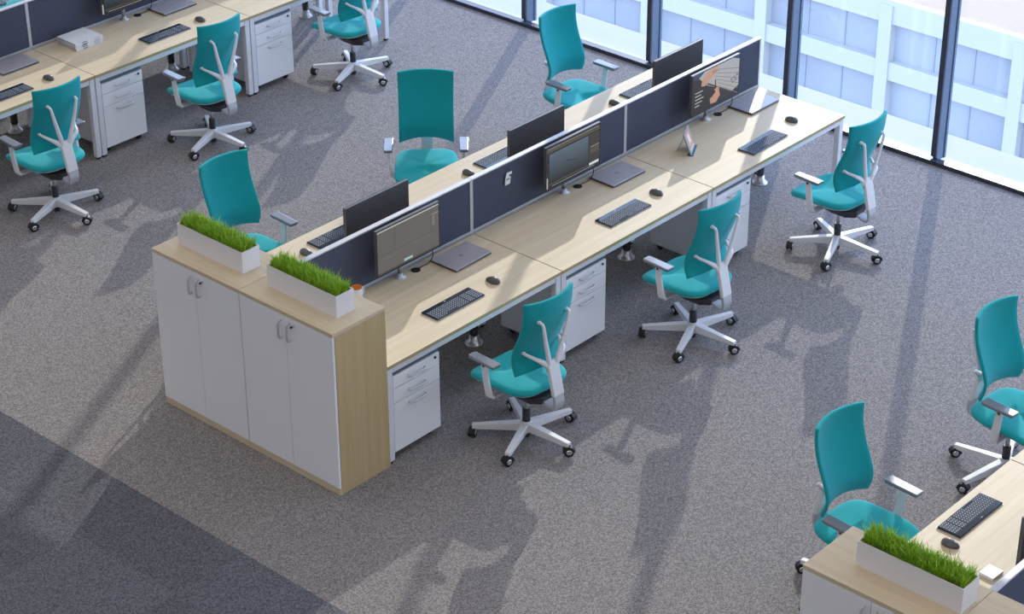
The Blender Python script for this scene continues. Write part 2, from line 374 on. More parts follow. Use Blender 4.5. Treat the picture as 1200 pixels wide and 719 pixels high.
# ---------------------------------------------------------------- office chair (faces +y, base under origin)
def make_chair():
    root = empty('office_chair'); tag(root, 'x', 'chair', 'teal office chairs')
    yc = .02
    wm = M['white_plastic']
    base = []
    cast = [(-.24, .26), (-.314, -.147), (.042, -.358), (.348, -.076), (.163, .319)]
    angs = [R(133 + 72*k) for k in range(5)]
    bm = bmesh.new(); lathe(bm, [(.034, .055), (.046, .06), (.044, .115), (.034, .135)], (0, yc)); build('base_hub', bm, wm, root)
    for i, a in enumerate(angs):
        d = Vector((math.cos(a), math.sin(a), 0)); sd_ = Vector((-d.y, d.x, 0)); o = Vector((0, yc, 0))
        bm = bmesh.new()
        sq_tube(bm, [o+d*.03+Vector((0, 0, .095)), o+d*.15+Vector((0, 0, .091)), o+d*.355+Vector((0, 0, .082))], [(.025, .031), (.022, .026), (.018, .016)], flat=sd_)
        build('base_spoke', bm, wm, root, bevel=.004)
        p = o + d*.35
        # caster: hood, twin wheels
        ca = a + 1.25 + i*1.3
        cm = Matrix.Translation(p) @ Matrix.Rotation(ca, 4, 'Z')
        bm = bmesh.new(); lathe(bm, [(.008, .045), (.008, .08)], (0, 0), 10)
        for t in range(9):
            a0 = R(20 + t*140/8)
        pts = [Vector((.038*math.cos(R(t)), 0, .032+.038*math.sin(R(t)))) for t in range(-5, 176, 18)]
        sq_tube(bm, pts, (.022, .0035), flat=(0, 1, 0))
        for v in bm.verts: v.co = cm @ v.co
        hood = build('caster', bm, M['black'], root, bevel=.001)
        for s in (-1, 1):
            bm = bmesh.new(); lathe(bm, [(.024, -.008), (.033, -.006), (.033, .006), (.024, .008)], (0, 0), 20)
            mt = cm @ Matrix.Translation((0, s*.0145, .033)) @ Matrix.Rotation(R(90), 4, 'X')
            for v in bm.verts: v.co = mt @ v.co
            wh = build('wheel', bm, M['black'], hood)
            bm = bmesh.new(); lathe(bm, [(.0195, .0), (.0195, .0095), (.012, .0115), (.006, .0085)], (0, 0), 14)
            mt2 = cm @ Matrix.Translation((0, s*.0145, .033)) @ Matrix.Rotation(R(-90*s), 4, 'X')
            for v in bm.verts: v.co = mt2 @ v.co
            build('wheel_cap', bm, M['chrome'], hood)
    bm = bmesh.new(); lathe(bm, [(.027, .125), (.027, .222), (.022, .226)], (0, yc)); build('column_sleeve', bm, M['dark_plastic'], root); bm = bmesh.new(); lathe(bm, [(.024, .015), (.026, .02), (.026, .06), (.02, .07)], (0, yc)); build('column_stub', bm, M['dark_plastic'], root)
    bm = bmesh.new(); lathe(bm, [(.0155, .22), (.0155, .385)], (0, yc), 16); build('gas_column', bm, M['alu'], root)
    # mechanism housing
    bm = bmesh.new()
    vs = [(-.10, .15), (.10, .15), (.135, .02), (.125, -.12), (.06, -.185), (-.06, -.185), (-.125, -.12), (-.135, .02)]
    top = [bm.verts.new((x, y, .415)) for x, y in vs]; bot = [bm.verts.new((x*.78, y*.9, .352)) for x, y in vs]
    bm.faces.new(top); bm.faces.new(bot[::-1])
    for i in range(8): bm.faces.new((bot[i], bot[(i+1) % 8], top[(i+1) % 8], top[i]))
    build('mechanism', bm, M['dark_plastic'], root, bevel=.008)
    # seat: rounded shape with soft top
    def outline(t, ex=2.7):
        c, s = math.cos(t), math.sin(t)
        x = math.copysign(abs(c)**(2/ex), c); y = math.copysign(abs(s)**(2/ex), s)
        return x, y
    def seat_shape(scale, z, yoff=0):
        out = []
        for k in range(40):
            x, y = outline(2*PI*k/40, 5.0 if math.sin(2*PI*k/40) > 0 else 3.9)
            wy = .5*(y+1)          # 0 rear, 1 front
            hw = .249*(1 - .05*(1-wy)**2)
            X = x*hw*scale; Y = .080 + y*.272*scale
            zz = z - .030*max(0, wy-.72)/.28*1.0 + .012*max(0, .25-wy)/.25 + .012*abs(x)**2.5
            out.append((X, Y, zz))
        return out
    bm = bmesh.new()
    layers = [(.90, .438), (.965, .444), (1.0, .458), (1.0, .474), (.972, .487), (.90, .4935), (.72, .495), (.42, .492), (.12, .491)]
    rings = [[bm.verts.new(p) for p in seat_shape(s, z)] for s, z in layers]
    for i in range(len(rings)-1):
        for k in range(40): bm.faces.new((rings[i][k], rings[i][(k+1) % 40], rings[i+1][(k+1) % 40], rings[i+1][k]))
    bm.faces.new(rings[0][::-1]); bm.faces.new(rings[-1])
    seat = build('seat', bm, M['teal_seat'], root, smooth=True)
    sb = seat.modifiers.new('sub', 'SUBSURF'); sb.levels = sb.render_levels = 1
    bm = bmesh.new()
    rings = [[bm.verts.new(p) for p in seat_shape(s, z)] for s, z in [(.55, .418), (.80, .422), (.90, .432), (.91, .442)]]
    for i in range(3):
        for k in range(40): bm.faces.new((rings[i][k], rings[i][(k+1) % 40], rings[i+1][(k+1) % 40], rings[i+1][k]))
    bm.faces.new(rings[0][::-1]); bm.faces.new(rings[-1])
    build('seat_pan', bm, wm, root, smooth=True)
    # backrest: curved panel, S profile
    prof = catmull([(0, -.112, .60), (0, -.086, .665), (0, -.082, .73), (0, -.108, .81), (0, -.150, .91), (0, -.178, 1.0), (0, -.190, 1.08), (0, -.190, 1.152)], 4)
    NV = len(prof); NU = 17
    def bpt(u, v, off):      # u -1..1, v 0..1, off thickness towards the front (+)
        i = v*(NV-1); i0 = min(int(i), NV-2); p = prof[i0].lerp(prof[i0+1], i-i0); d = (prof[i0+1]-prof[i0]).normalized()
        nrm = Vector((0, d.z, -d.y))
        if nrm.y < 0: nrm = -nrm
        hw = .213 + .003*v - .004*math.sin(v*PI)
        wrap = .058*(1-u*u)       # centre lies further back than the edges
        zc = -.006*(u*u)*0
        q = Vector((u*hw, p.y + .02 - wrap*(1 if v > .02 else 1), p.z))
        q.z += .012*(1-u*u)*(1-v)**2*2      # lower edge arched up in the middle
        return q + nrm*off
    bm = bmesh.new()
    th = .016
    def gridf(off, shrink):
        g = []
        for j in range(NV):
            row = []
            for i in range(NU):
                u = (-1+2*i/(NU-1))*shrink; v = .5+(j/(NV-1)-.5)*(1-(1-shrink)*.45)
                row.append(bm.verts.new(bpt(u, v, off)))
            g.append(row)
        return g
    gs = [gridf(-th*.8, .965), gridf(-th*.3, 1.0), gridf(th*.3, 1.0), gridf(th*.8, .965)]
    def edge(g): return [g[0][i] for i in range(NU)] + [g[j][NU-1] for j in range(1, NV)] + [g[NV-1][i] for i in range(NU-2, -1, -1)] + [g[j][0] for j in range(NV-2, 0, -1)]
    for gi, flip in ((0, True), (3, False)):
        g = gs[gi]
        for j in range(NV-1):
            for i in range(NU-1):
                q = (g[j][i], g[j][i+1], g[j+1][i+1], g[j+1][i]); bm.faces.new(q if flip else q[::-1])
    for a, b in ((0, 1), (1, 2), (2, 3)):
        ea, eb = edge(gs[a]), edge(gs[b]); L = len(ea)
        for k in range(L): bm.faces.new((ea[k], eb[k], eb[(k+1) % L], ea[(k+1) % L]))
    for g in (gs[1], gs[2]):     # inner grid verts of middle shells are not needed
        for j in range(1, NV-1):
            for i in range(1, NU-1): bm.verts.remove(g[j][i])
    bmesh.ops.recalc_face_normals(bm, faces=bm.faces)
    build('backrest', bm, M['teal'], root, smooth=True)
    # yoke: ribbon from the mechanism, back and up
    path = catmull([(0, -.03, .402), (0, -.14, .378), (0, -.215, .352), (0, -.262, .358), (0, -.275, .40), (0, -.262, .47), (0, -.235, .58), (0, -.205, .69)], 5)
    hw = []
    for i in range(len(path)):
        t = i/(len(path)-1); hw.append((.033+.010*min(1, t*1.5), .010 if t < .55 else .012))
    bm = bmesh.new(); sq_tube(bm, path[:26], hw[:26]); build('back_bracket', bm, M['alu'], root, smooth=False, bevel=.005)
    bm = bmesh.new(); sq_tube(bm, path[24:], [(a+.003, b+.003) for a, b in hw[24:]])
    build('back_stem', bm, wm, root, bevel=.006)
    def back_y(u, z):
        best = min(range(NV), key=lambda i: abs(prof[i].z-z)); return prof[best].y + .02 - .058*(1-u*u)
    for sx in (-1, 1):
        for (x, z, y0) in ((.122, 1.01, 0), (.155, .758, 0)):
            yb = back_y(x/.205, z) - .012
            upper = z > .9
            pts = [(sx*.026, -.212, .62), (sx*.042, -.222, .715), (sx*.085, -.236, .87), (sx*.112, yb-.036, .985), (sx*x, yb-.028, z), (sx*x, yb, z+.003)] if upper else [(sx*.022, -.212, .630), (sx*.060, -.214, .682), (sx*.115, -.200, .728), (sx*x*.93, yb-.034, z-.010), (sx*x, yb-.022, z), (sx*x, yb, z+.003)]
            bm = bmesh.new(); P = catmull(pts, 4)
            rad = [(.024 - .013*min(1, i/(len(P)*.6)), .013 - .004*min(1, i/(len(P)*.6))) for i in range(len(P))]
            rad[-1] = (.013, .013); rad[-2] = (.014, .014); rad[-3] = (.012, .012)
            ring_tube(bm, P, rad, 10, flat=(1, 0, 0))
            build('back_arm', bm, wm, root)
    # arms
    for sx in (-1, 1):
        bm = bmesh.new(); bx(bm, *sorted((sx*.06, sx*.262)), .052, .105, .388, .406)
        build('arm_bracket', bm, M['alu'], root, bevel=.006)
        bm = bmesh.new()
        sq_tube(bm, [(sx*.250, .075, .392), (sx*.274, .080, .416), (sx*.283, .098, .53), (sx*.285, .112, .655)], [(.010, .024), (.011, .027), (.011, .025), (.011, .021)])
        build('arm_post', bm, wm, root, bevel=.005)
        bm = bmesh.new()
        bx(bm, *sorted((sx*.287-.040, sx*.287+.040)), -.012, .228, .652, .680)
        for v in bm.verts:
            if v.co.z < .66: v.co.x += .008*(1 if v.co.x < sx*.287 else -1); v.co.y += .010*(1 if v.co.y < .1 else -1)
            elif v.co.y > .1: v.co.x += .004*(1 if v.co.x < sx*.287 else -1)
        pad = build('arm_pad', bm, M['pad'], root, bevel=.009, seg=3)
        box('arm_button', (*sorted((sx*.295, sx*.299)), .10, .118, .625, .64), M['dark_plastic'], root, .001)
    return root
chair = make_chair()
D35 = R(-3.5)
chairs = [
    (.831, -.443, D35, 'teal swivel chair seen from behind, closest to the oak end of the cabinet'),
    (2.57, -.466, D35, 'teal swivel chair seen from behind at the middle desk of the central row'),
    (4.333, -.473, D35, 'teal swivel chair seen from behind at the central desk nearest the windows'),
    (.816, 4.462, D35, 'teal swivel chair at the upper left desk, in front of the charcoal laptop'),
    (2.468, 4.495, D35, 'teal swivel chair at the back row desk that carries the stack of white books'),
    (4.224, 4.619, D35, 'teal swivel chair cut off by the top edge, at the back row'),
    (.765, 2.195, PI+R(-3), 'teal chair facing us, seen right behind the left grass planter'),
    (2.683, 2.24, PI+R(-47), 'teal chair turned squarely towards the camera behind the central desks'),
    (4.40, 2.235, PI+R(-2), 'teal chair on the far side of the central row nearest the windows'),
    (.84, -2.955, PI+R(-4), 'teal chair in the lower right corner beside the grass planter there'),
    (2.518, -2.968, PI+R(-4), 'teal chair cut off by the right edge of the photo'),
    (2.52, 7.14, PI+R(-3), 'teal chair barely visible behind the divider at the very top left'),
]
for i, (x, y, r, lb) in enumerate(chairs): place(chair, i > 0, (x, y, 0), r, lb, 'chair', 'teal office chairs')

# ---------------------------------------------------------------- desks
DW, DD, DZ = 1.677, .826, .74
def make_desk():
    root = empty('desk'); tag(root, 'x', 'desk', 'oak topped office desks')
    bm = bmesh.new(); bx(bm, .003, DW-.003, 0, DD-.012, DZ-.025, DZ)
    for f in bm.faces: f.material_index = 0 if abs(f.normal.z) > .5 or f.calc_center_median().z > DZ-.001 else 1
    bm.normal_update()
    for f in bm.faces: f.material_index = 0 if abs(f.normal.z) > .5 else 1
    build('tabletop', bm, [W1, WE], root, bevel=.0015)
    bm = bmesh.new()
    bx(bm, .055, DW-.055, .012, .030, DZ-.070, DZ-.026); bx(bm, .055, DW-.055, DD-.06, DD-.042, DZ-.070, DZ-.026)
    bx(bm, .008, .048, .05, DD-.07, DZ-.065, DZ-.026); bx(bm, DW-.048, DW-.008, .05, DD-.07, DZ-.065, DZ-.026)
    build('under_frame', bm, M['white_metal'], root, bevel=.002)
    for x in (.005, DW-.053):
        for y in (.010, DD-.070):
            bm = bmesh.new(); bx(bm, x, x+.048, y, y+.048, .02, DZ-.026)
            lg = build('leg', bm, M['white_metal'], root, bevel=.003)
            bm = bmesh.new(); lathe(bm, [(.017, 0), (.02, .003), (.02, .018), (.015, .021)], (x+.024, y+.024), 14); build('foot', bm, M['black'], lg)
    return root
desk = make_desk()
desks = []
nm = ['first desk from the cabinet', 'middle desk', 'end desk nearest the windows']
for i in range(3): desks.append((DW*i, 0, 0, 'oak topped desk on the near side of the central row, ' + nm[i]))
for i in range(3): desks.append((DW*(i+1), 1.694, PI, 'oak desk across the divider in the central row, ' + ['by the cabinet', 'middle desk', 'nearest the windows'][i]))
for i, t in enumerate(['left one carrying the charcoal laptop', 'middle one carrying the white books', 'right end one at the top of the photo']): desks.append((DW*i-.01, 4.965, 0, 'oak topped desk of the back row, ' + t))
for i, t in enumerate(['first from the left', 'middle one', 'rightmost one']): desks.append((DW*(i+1)-.01, 6.659, PI, 'oak topped desk behind the back row divider, ' + t))
for i, t in enumerate(['beside the grass planter', 'at the right edge of the photo']): desks.append((DW*(i+1), 1.694-5.14, PI, 'oak desk in the lower right corner, ' + t))
for i, (x, y, r, lb) in enumerate(desks): place(desk, i > 0, (x, y, 0), r, lb, 'desk', 'oak topped office desks')

# ---------------------------------------------------------------- pedestals
def make_pedestal():
    root = empty('drawer_pedestal'); tag(root, 'x', 'drawer unit', 'white drawer pedestals')
    w_, d_, z0, z1 = .43, .60, .055, .690
    bm = bmesh.new(); bx(bm, 0, w_, .02, d_, z0, z1-.002)
    build('body', bm, M['white_metal'], root, bevel=.003)
    bm = bmesh.new(); bx(bm, .010, w_-.010, .006, .019, z1-.052, z1-.028); build('top_gap', bm, M['frame_side'], root)
    segs = [(.540, .630, 'drawer'), (.430, .535, 'drawer'), (.065, .425, 'drawer')]
    for a, b, nmx in segs:
        bm = bmesh.new(); bx(bm, .004, w_-.004, 0, .020, a, b); dr = build(nmx, bm, M['white_door'], root, bevel=.002)
        hz = b-.038 if b-a > .2 else (a+b)/2
        bm = bmesh.new(); ring_tube(bm, catmull([(w_/2-.075, 0, hz), (w_/2-.07, -.022, hz), (w_/2, -.027, hz), (w_/2+.07, -.022, hz), (w_/2+.075, 0, hz)], 4), .0075, 8)
        build('handle', bm, M['handle'], dr)
    bm = bmesh.new(); lathe(bm, [(.009, 0), (.009, .006)], (0, 0), 14)
    for v in bm.verts: v.co = Vector((w_-.045, -.004, .625)) + Vector((v.co.x, v.co.z-.003, v.co.y)) - Vector((0, 0, .018))
    build('lock', bm, M['black'], root)
    for x in (.05, w_-.05):
        for y in (.07, d_-.07):
            bm = bmesh.new(); ring_tube(bm, [(x-.012, y, .0265), (x+.012, y, .0265)], .026, 14); bx(bm, x-.015, x+.015, y-.015, y+.015, .04, .056)
            build('caster', bm, M['black'], root)
    return root
ped = make_pedestal()
peds = [(.062, .02, 'white three-drawer pedestal beside the oak cabinet side, under the first central desk'),
        (DW+.062, .02, 'white three-drawer pedestal under the middle desk of the central row'),
        (2*DW+.062, .02, 'white three-drawer pedestal under the central desk nearest the windows'),
        (DW+.052, 4.985, 'white three-drawer pedestal under the back row desk with the white books'),
        (2*DW+.052, 4.985, 'white three-drawer pedestal under the right end desk of the back row')]
for i, (x, y, lb) in enumerate(peds): place(ped, i > 0, (x, y, 0), 0, lb, 'drawer unit', 'white drawer pedestals')

# ---------------------------------------------------------------- power poles and cable spines under desks
def make_pole():
    root = empty('power_pole'); tag(root, 'x', 'power pole', 'chrome footed poles under the desks')
    bm = bmesh.new(); lathe(bm, [(.066, 0), (.066, .006), (.054, .016), (.038, .04), (.033, .07)], (0, 0), 28); build('trumpet_foot', bm, M['steel'], root)
    bm = bmesh.new(); lathe(bm, [(.031, .07), (.031, .695)], (0, 0), 20); build('tube', bm, M['tube'], root)
    return root
pole = make_pole(); k = 0
for x, y, lb in [(1.50, .66, 'chrome footed power pole under the first central desk'), (3.19, .66, 'chrome footed power pole under the middle central desk'), (4.88, .66, 'chrome footed power pole under the central desk nearest the windows'),
             (1.515, 5.95, 'chrome footed power pole under the left back row desk'), (3.235, 5.95, 'chrome footed power pole under the back row desk with books'), (4.90, 5.97, 'chrome footed power pole under the right end back row desk')]:
    place(pole, k, (x, y, 0), 0, lb, 'power pole', 'chrome footed poles under the desks'); k += 1
def make_spine():
    root = empty('cable_spine'); tag(root, 'x', 'cable spine', 'jointed cable spines under the desks')
    bm = bmesh.new(); bx(bm, -.03, .03, -.035, .035, 0, .012); build('foot_plate', bm, M['black'], root, bevel=.004)
    bm = bmesh.new()
    for q in range(22):
        z = .02 + q*.0295; o = .02*math.sin(q/21*PI)
        bx(bm, -.030, .030, -.014+o, .014+o, z, z+.019)
    build('links', bm, M['alu'], root, bevel=.002)
    bm = bmesh.new(); ring_tube(bm, [(0, .02*math.sin(t/10*PI), .01+t*.065) for t in range(11)], .010, 8); build('cable', bm, M['black'], root)
    return root
spine = make_spine(); k = 0
for x, y, lb in [             (3.40, 5.96, 'jointed cable spine under the back row desk with books'), (5.04, 5.96, 'jointed cable spine under the right end back row desk'), (1.72, 5.96, 'jointed cable spine under the left back row desk')]:
    place(spine, k, (x, y, 0), 0, lb, 'cable spine', 'jointed cable spines under the desks'); k += 1

# ---------------------------------------------------------------- dividers
def make_divider():
    root = empty('desk_divider'); tag(root, 'x', 'divider', 'navy fabric desk dividers')
    z0, z1 = .745, 1.157
    bm = bmesh.new(); bx(bm, .014, DW-.014, .008, .034, z0+.014, z1-.01); build('fabric_panel', bm, M['felt'], root, bevel=.003)
    bm = bmesh.new(); bx(bm, 0, DW, 0, .042, z1-.012, z1); build('top_rail', bm, M['alu'], root, bevel=.004)
    bm = bmesh.new(); bx(bm, 0, DW, .002, .040, z0-.03, z0+.014); build('bottom_rail', bm, M['alu'], root, bevel=.002)
    for x in (0, DW-.0145): 
        bm = bmesh.new(); bx(bm, x, x+.0145, .004, .038, z0+.014, z1-.012); build('side_rail', bm, M['alu'], root)
    return root
div = make_divider(); k = 0
dl = [(0, .826, 'navy fabric divider on the central row, first one from the planters'), (DW, .826, 'navy fabric divider on the middle central desk, with the white tag'), (2*DW, .826, 'navy fabric divider on the central row nearest the windows'),
      (-.01, 5.791, 'navy fabric divider at the extreme top left of the photo'), (DW-.01, 5.791, 'navy fabric divider behind the stack of white books'), (2*DW-.01, 5.791, 'navy fabric divider of the back row beyond the top edge'),
      (0, -4.305, 'dark fabric divider in the bottom right corner')]
for x, y, lb in dl: place(div, k, (x, y, 0), 0, lb, 'divider', 'navy fabric desk dividers'); k += 1

# ---------------------------------------------------------------- cabinets
def make_cabinet():
    root = empty('storage_cabinet'); tag(root, 'x', 'cabinet', 'white door storage cabinets')
    H, Wc, Dc = 1.1734, .840, .451
    bm = bmesh.new(); bx(bm, -Dc, 0, .001, Wc-.001, H-.025, H); build('top_board', bm, [W2], root, bevel=.0015)
    for y in (.001, Wc-.021):
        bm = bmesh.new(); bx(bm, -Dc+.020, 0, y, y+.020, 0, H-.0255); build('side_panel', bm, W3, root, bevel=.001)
    bm = bmesh.new(); bx(bm, -.012, -.001, .0215, Wc-.0215, .05, H-.026); bx(bm, -Dc+.02, -.012, .0215, Wc-.0215, .05, .07); build('back_panel', bm, M['white_metal'], root)
    bm = bmesh.new(); bx(bm, -Dc+.0196, -.0, .0215, Wc-.0215, 0, .049); bx(bm, -Dc+.004, -Dc+.0195, .001, Wc-.001, 0, .05); build('plinth', bm, W2, root, bevel=.001)
    for s in (0, 1):
        y0 = .003 + s*(Wc/2-.002); y1 = y0 + Wc/2 - .005
        bm = bmesh.new(); bx(bm, -Dc, -Dc+.018, y0, y1, .052, H-.028); dr = build('door', bm, M['white_door'], root, bevel=.0012)
        hy = Wc/2 + (.038 if s else -.038)
        bm = bmesh.new(); X = -Dc
        ring_tube(bm, catmull([(X, hy, .985), (X-.024, hy, .99), (X-.028, hy, 1.045), (X-.024, hy, 1.10), (X, hy, 1.105)], 4), .0075, 8)
        build('handle', bm, M['handle'], dr)
        if not s:
            bm = bmesh.new(); ring_tube(bm, [(X+.001, hy-.035, 1.10), (X-.012, hy-.035, 1.10)], .009, 12)
            lk = build('lock', bm, M['steel'], dr)
            bm = bmesh.new(); bx(bm, X-.026, X-.012, hy-.037, hy-.033, 1.092, 1.106); build('key', bm, M['ink'], lk)
    return root
cab = make_cabinet(); k = 0
for x, y, lb in [(0, 0, 'white door cabinet with the exposed oak side panel, nearer of two central ones'), (0, .8406, 'white door cabinet under the left grass planter, farther of the central two'),
                 (-.02, -4.298, 'white door cabinet in the lower right corner under the grass planter'), (-.02, -5.139, 'white door cabinet in the bottom right corner, cut by the photo edge')]:
    place(cab, k, (x, y, 0), 0, lb, 'cabinet', 'white door storage cabinets'); k += 1

# ---------------------------------------------------------------- grass planters
def make_planter():
    root = empty('grass_planter'); tag(root, 'x', 'planter', 'white planters of grass')
    w_, l_, h_, t = .150, .62, .148, .007
    bm = bmesh.new()
    bx(bm, -w_/2, w_/2, -l_/2, l_/2, 0, .01)
    bx(bm, -w_/2, -w_/2+t, -l_/2, l_/2, .01, h_); bx(bm, w_/2-t, w_/2, -l_/2, l_/2, .01, h_)
    bx(bm, -w_/2+t, w_/2-t, -l_/2, -l_/2+t, .01, h_); bx(bm, -w_/2+t, w_/2-t, l_/2-t, l_/2, .01, h_)
    bmesh.ops.remove_doubles(bm, verts=bm.verts, dist=1e-5)
    build('trough', bm, M['planter'], root)
    bm = bmesh.new(); bx(bm, -w_/2+t+.001, w_/2-t-.001, -l_/2+t+.001, l_/2-t-.001, .01, .125); build('soil', bm, M['soil'], root)
    bm = bmesh.new(); rnd = random.Random(3)
    for i in range(4600):
        x = rnd.uniform(-w_/2+t+.006, w_/2-t-.006); y = rnd.uniform(-l_/2+t+.008, l_/2-t-.008)
        h = rnd.uniform(.038, .084)*(1 if rnd.random() < .90 else 1.35)
        a = rnd.uniform(0, 2*PI); ln = rnd.uniform(.05, .75)*h; wd = rnd.uniform(.0016, .0030)
        dx, dy = math.cos(a), math.sin(a); sx, sy = -dy*wd, dx*wd
        tx, ty = x+dx*ln, y+dy*ln
        mx_, my_ = x+dx*ln*.3, y+dy*ln*.3
        z0 = .123
        v = [bm.verts.new(p) for p in ((x-sx, y-sy, z0), (x+sx, y+sy, z0), (mx_+sx*.9, my_+sy*.9, z0+h*.6), (mx_-sx*.9, my_-sy*.9, z0+h*.6), (tx, ty, z0+h))]
        bm.faces.new((v[0], v[1], v[2], v[3])); bm.faces.new((v[3], v[2], v[4]))
    g = build('grass', bm, M['grass'], root); g['kind'] = 'stuff'
    return root
pl = make_planter(); H = 1.1734
for k, (x, y, lb) in enumerate([(-.218, 1.282, 'white trough of green grass on the central cabinets, the left one'), (-.218, .432, 'white trough of green grass beside the orange mug'),
                   (-.218, -3.970, 'white trough of green grass in the lower right corner')]):
    place(pl, k, (x, y, H), 0, lb, 'planter', 'white planters of grass')

# ---------------------------------------------------------------- desk equipment
def make_keyboard():
    root = empty('keyboard'); tag(root, 'x', 'keyboard', 'black computer keyboards')
    w_, d_ = .45, .152
    bm = bmesh.new(); bx(bm, -w_/2, w_/2, -d_/2, d_/2, .002, .013); bd = build('case', bm, M['gloss_black'], root, bevel=.004)
    bm = bmesh.new(); bx(bm, -w_/2-.001, w_/2+.001, -d_/2-.0015, -d_/2+.004, .001, .006); bx(bm, -w_/2-.001, w_/2+.001, -d_/2-.001, d_/2+.001, 0, .004); build('rim', bm, M['steel'], root)
    def keys(x0, x1, cols, rows, nmx):
        bm = bmesh.new(); px = (x1-x0)/cols; py = .108/rows
        for r in range(rows):
            c = 0
            while c < cols:
                lx, ly = x0+(c+.5)*px, -d_/2+.006+(r+.5)*py; polyflat(bm, [(lx-.0032, ly-.0026, .0146), (lx+.0026, ly-.0026, .0146), (lx+.0026, ly+.0026, .0146), (lx-.0032, ly+.0026, .0146)], 1)
                span = 1
                if nmx == 'letter_keys' and r == 0 and c == 4: span = 6
                bx(bm, x0+c*px+.0026, x0+(c+span)*px-.0026, -d_/2+.006+r*py+.0023, -d_/2+.006+(r+1)*py-.0023, .0130, .0145); c += span
        build(nmx, bm, [M['key'], M['legend']], root)
    keys(-w_/2+.008, .085, 15, 6, 'letter_keys'); keys(.092, .143, 3, 6, 'cursor_keys'); keys(.150, w_/2-.008, 4, 6, 'number_keys')
    bm = bmesh.new()
    for x0, x1 in ((-w_/2+.008, .085), (.092, .143), (.150, w_/2-.008)): bx(bm, x0, x1, -d_/2+.006, -d_/2+.114, .0128, .0136)
    build('key_plate', bm, M['plate'], root)
    text_mesh('lettering', 'logi', .012, M['paper'], root, Matrix.Translation((-.02, .062, .0132)))
    return root
kb = make_keyboard(); Z = DZ+.0005
KB = [(.852, .235, 0, 'black keyboard on the near desk beside the cabinet'), (2.602, .228, 0, 'black keyboard on the near middle desk of the central row'), (4.198, .180, R(2), 'black keyboard on the near desk by the windows'),
      (1.03, 1.505, PI, 'black keyboard half hidden behind the monitor nearest the planters'), (2.71, 1.495, PI, 'black keyboard behind the middle monitor across the divider'), (4.385, 1.475, PI, 'black keyboard behind the farthest monitor across the divider'),
      (2.60, 5.205, 0, 'black keyboard in front of the stack of white books'), (.95, 5.19, 0, 'black keyboard at the upper left edge of the photo'), (1.022, -3.575, PI, 'black keyboard on the desk in the lower right corner')]
for k, (x, y, r, lb) in enumerate(KB): place(kb, k, (x, y, Z), r, lb, 'keyboard', 'black computer keyboards')
def make_mouse():
    root = empty('computer_mouse'); tag(root, 'x', 'mouse', 'dark computer mice')
    bm = bmesh.new(); bmesh.ops.create_uvsphere(bm, u_segments=20, v_segments=12, radius=1)
    for v in bm.verts:
        x, y, z = v.co; wy = .034*(1 - .12*y - .12*(1-y*y)*.6); z = max(z, -.15)
        v.co = (x*wy, y*.055, .006 + z*.033*(1-.18*y))
    for f in bm.faces: f.smooth = True
    build('shell', bm, M['mouse'], root)
    bm = bmesh.new(); ring_tube(bm, [(-.003, .026, .026), (.003, .026, .026)], .010, 12); build('scroll_wheel', bm, M['steel'], root)
    return root
ms = make_mouse()
for k, (x, y, r, lb) in enumerate([(1.255, .250, R(8), 'dark mouse beside the near keyboard by the cabinet'), (3.000, .250, R(8), 'dark mouse on the near middle desk of the central row'), (4.665, .250, R(8), 'dark mouse on the near desk beside the windows'),
      (.70, 1.47, PI+R(5), 'dark mouse just above the planter beside the first divider'), (2.34, 1.478, PI+R(5), 'dark mouse across the divider from the white tag'), (4.005, 1.465, PI+R(5), 'dark mouse across the divider nearest the windows'),
      (3.0, 5.215, R(8), 'dark mouse on the back row desk beside the upright chair'), (1.375, 5.19, R(8), 'dark mouse on the upper left desk next to charcoal laptop'), (.712, -3.640, PI+R(5), 'dark mouse beside the lower right grass planter')]):
    place(ms, k, (x, y, Z), r, lb, 'mouse', 'dark computer mice')
def make_laptop(edge, lid, nm):
    root = empty('laptop'); tag(root, 'x', 'laptop', 'closed silver laptops')
    w_, d_ = .36, .238
    bm = bmesh.new(); bx(bm, -w_/2, w_/2, -d_/2, d_/2-.004, .003, .013); build('base', bm, edge, root, bevel=.003)
    bm = bmesh.new(); bx(bm, -w_/2, w_/2, -d_/2, d_/2, .0145, .021); ld = build('lid', bm, lid, root, bevel=.003)
    bm = bmesh.new(); bx(bm, -.13, .13, d_/2-.004, d_/2+.004, .006, .016); build('hinge', bm, M['gloss_black'], root, bevel=.002)
    bm = bmesh.new()
    for x in (-.15, .15):
        for y in (-.09, .09): bx(bm, x-.012, x+.012, y-.005, y+.005, 0, .0035)
    build('rubber_feet', bm, M['black'], root)
    text_mesh('emblem', 'hp', .034, M['laptop_edge'], ld, Matrix.Translation((0, 0, .0211)) @ Matrix.Rotation(PI, 4, 'Z') @ Matrix.Shear('XY', 4, (0, 0)))
    return root
lt = make_laptop(M['laptop_edge'], M['laptop'], 'laptop')
for k, (x, y, r, lb) in enumerate([(1.358, .637, R(1), 'closed grey laptop beside the first near monitor of the central row'), (3.045, .650, R(-1), 'closed grey laptop on the near middle desk'), (4.722, .655, R(0), 'closed shiny silver laptop on the near desk by the windows'),
      (3.04, 5.63, R(0), 'closed grey laptop on the back row desk near the top edge')]):
    place(lt, k, (x, y, Z), r, lb, 'laptop', 'closed silver laptops')
l2 = copy_tree(lt); l2.location = (1.35, 5.63, Z); l2.rotation_euler = (0, 0, 0); l2['label'] = 'closed grey laptop on the upper left desk, cut by the photo edge'

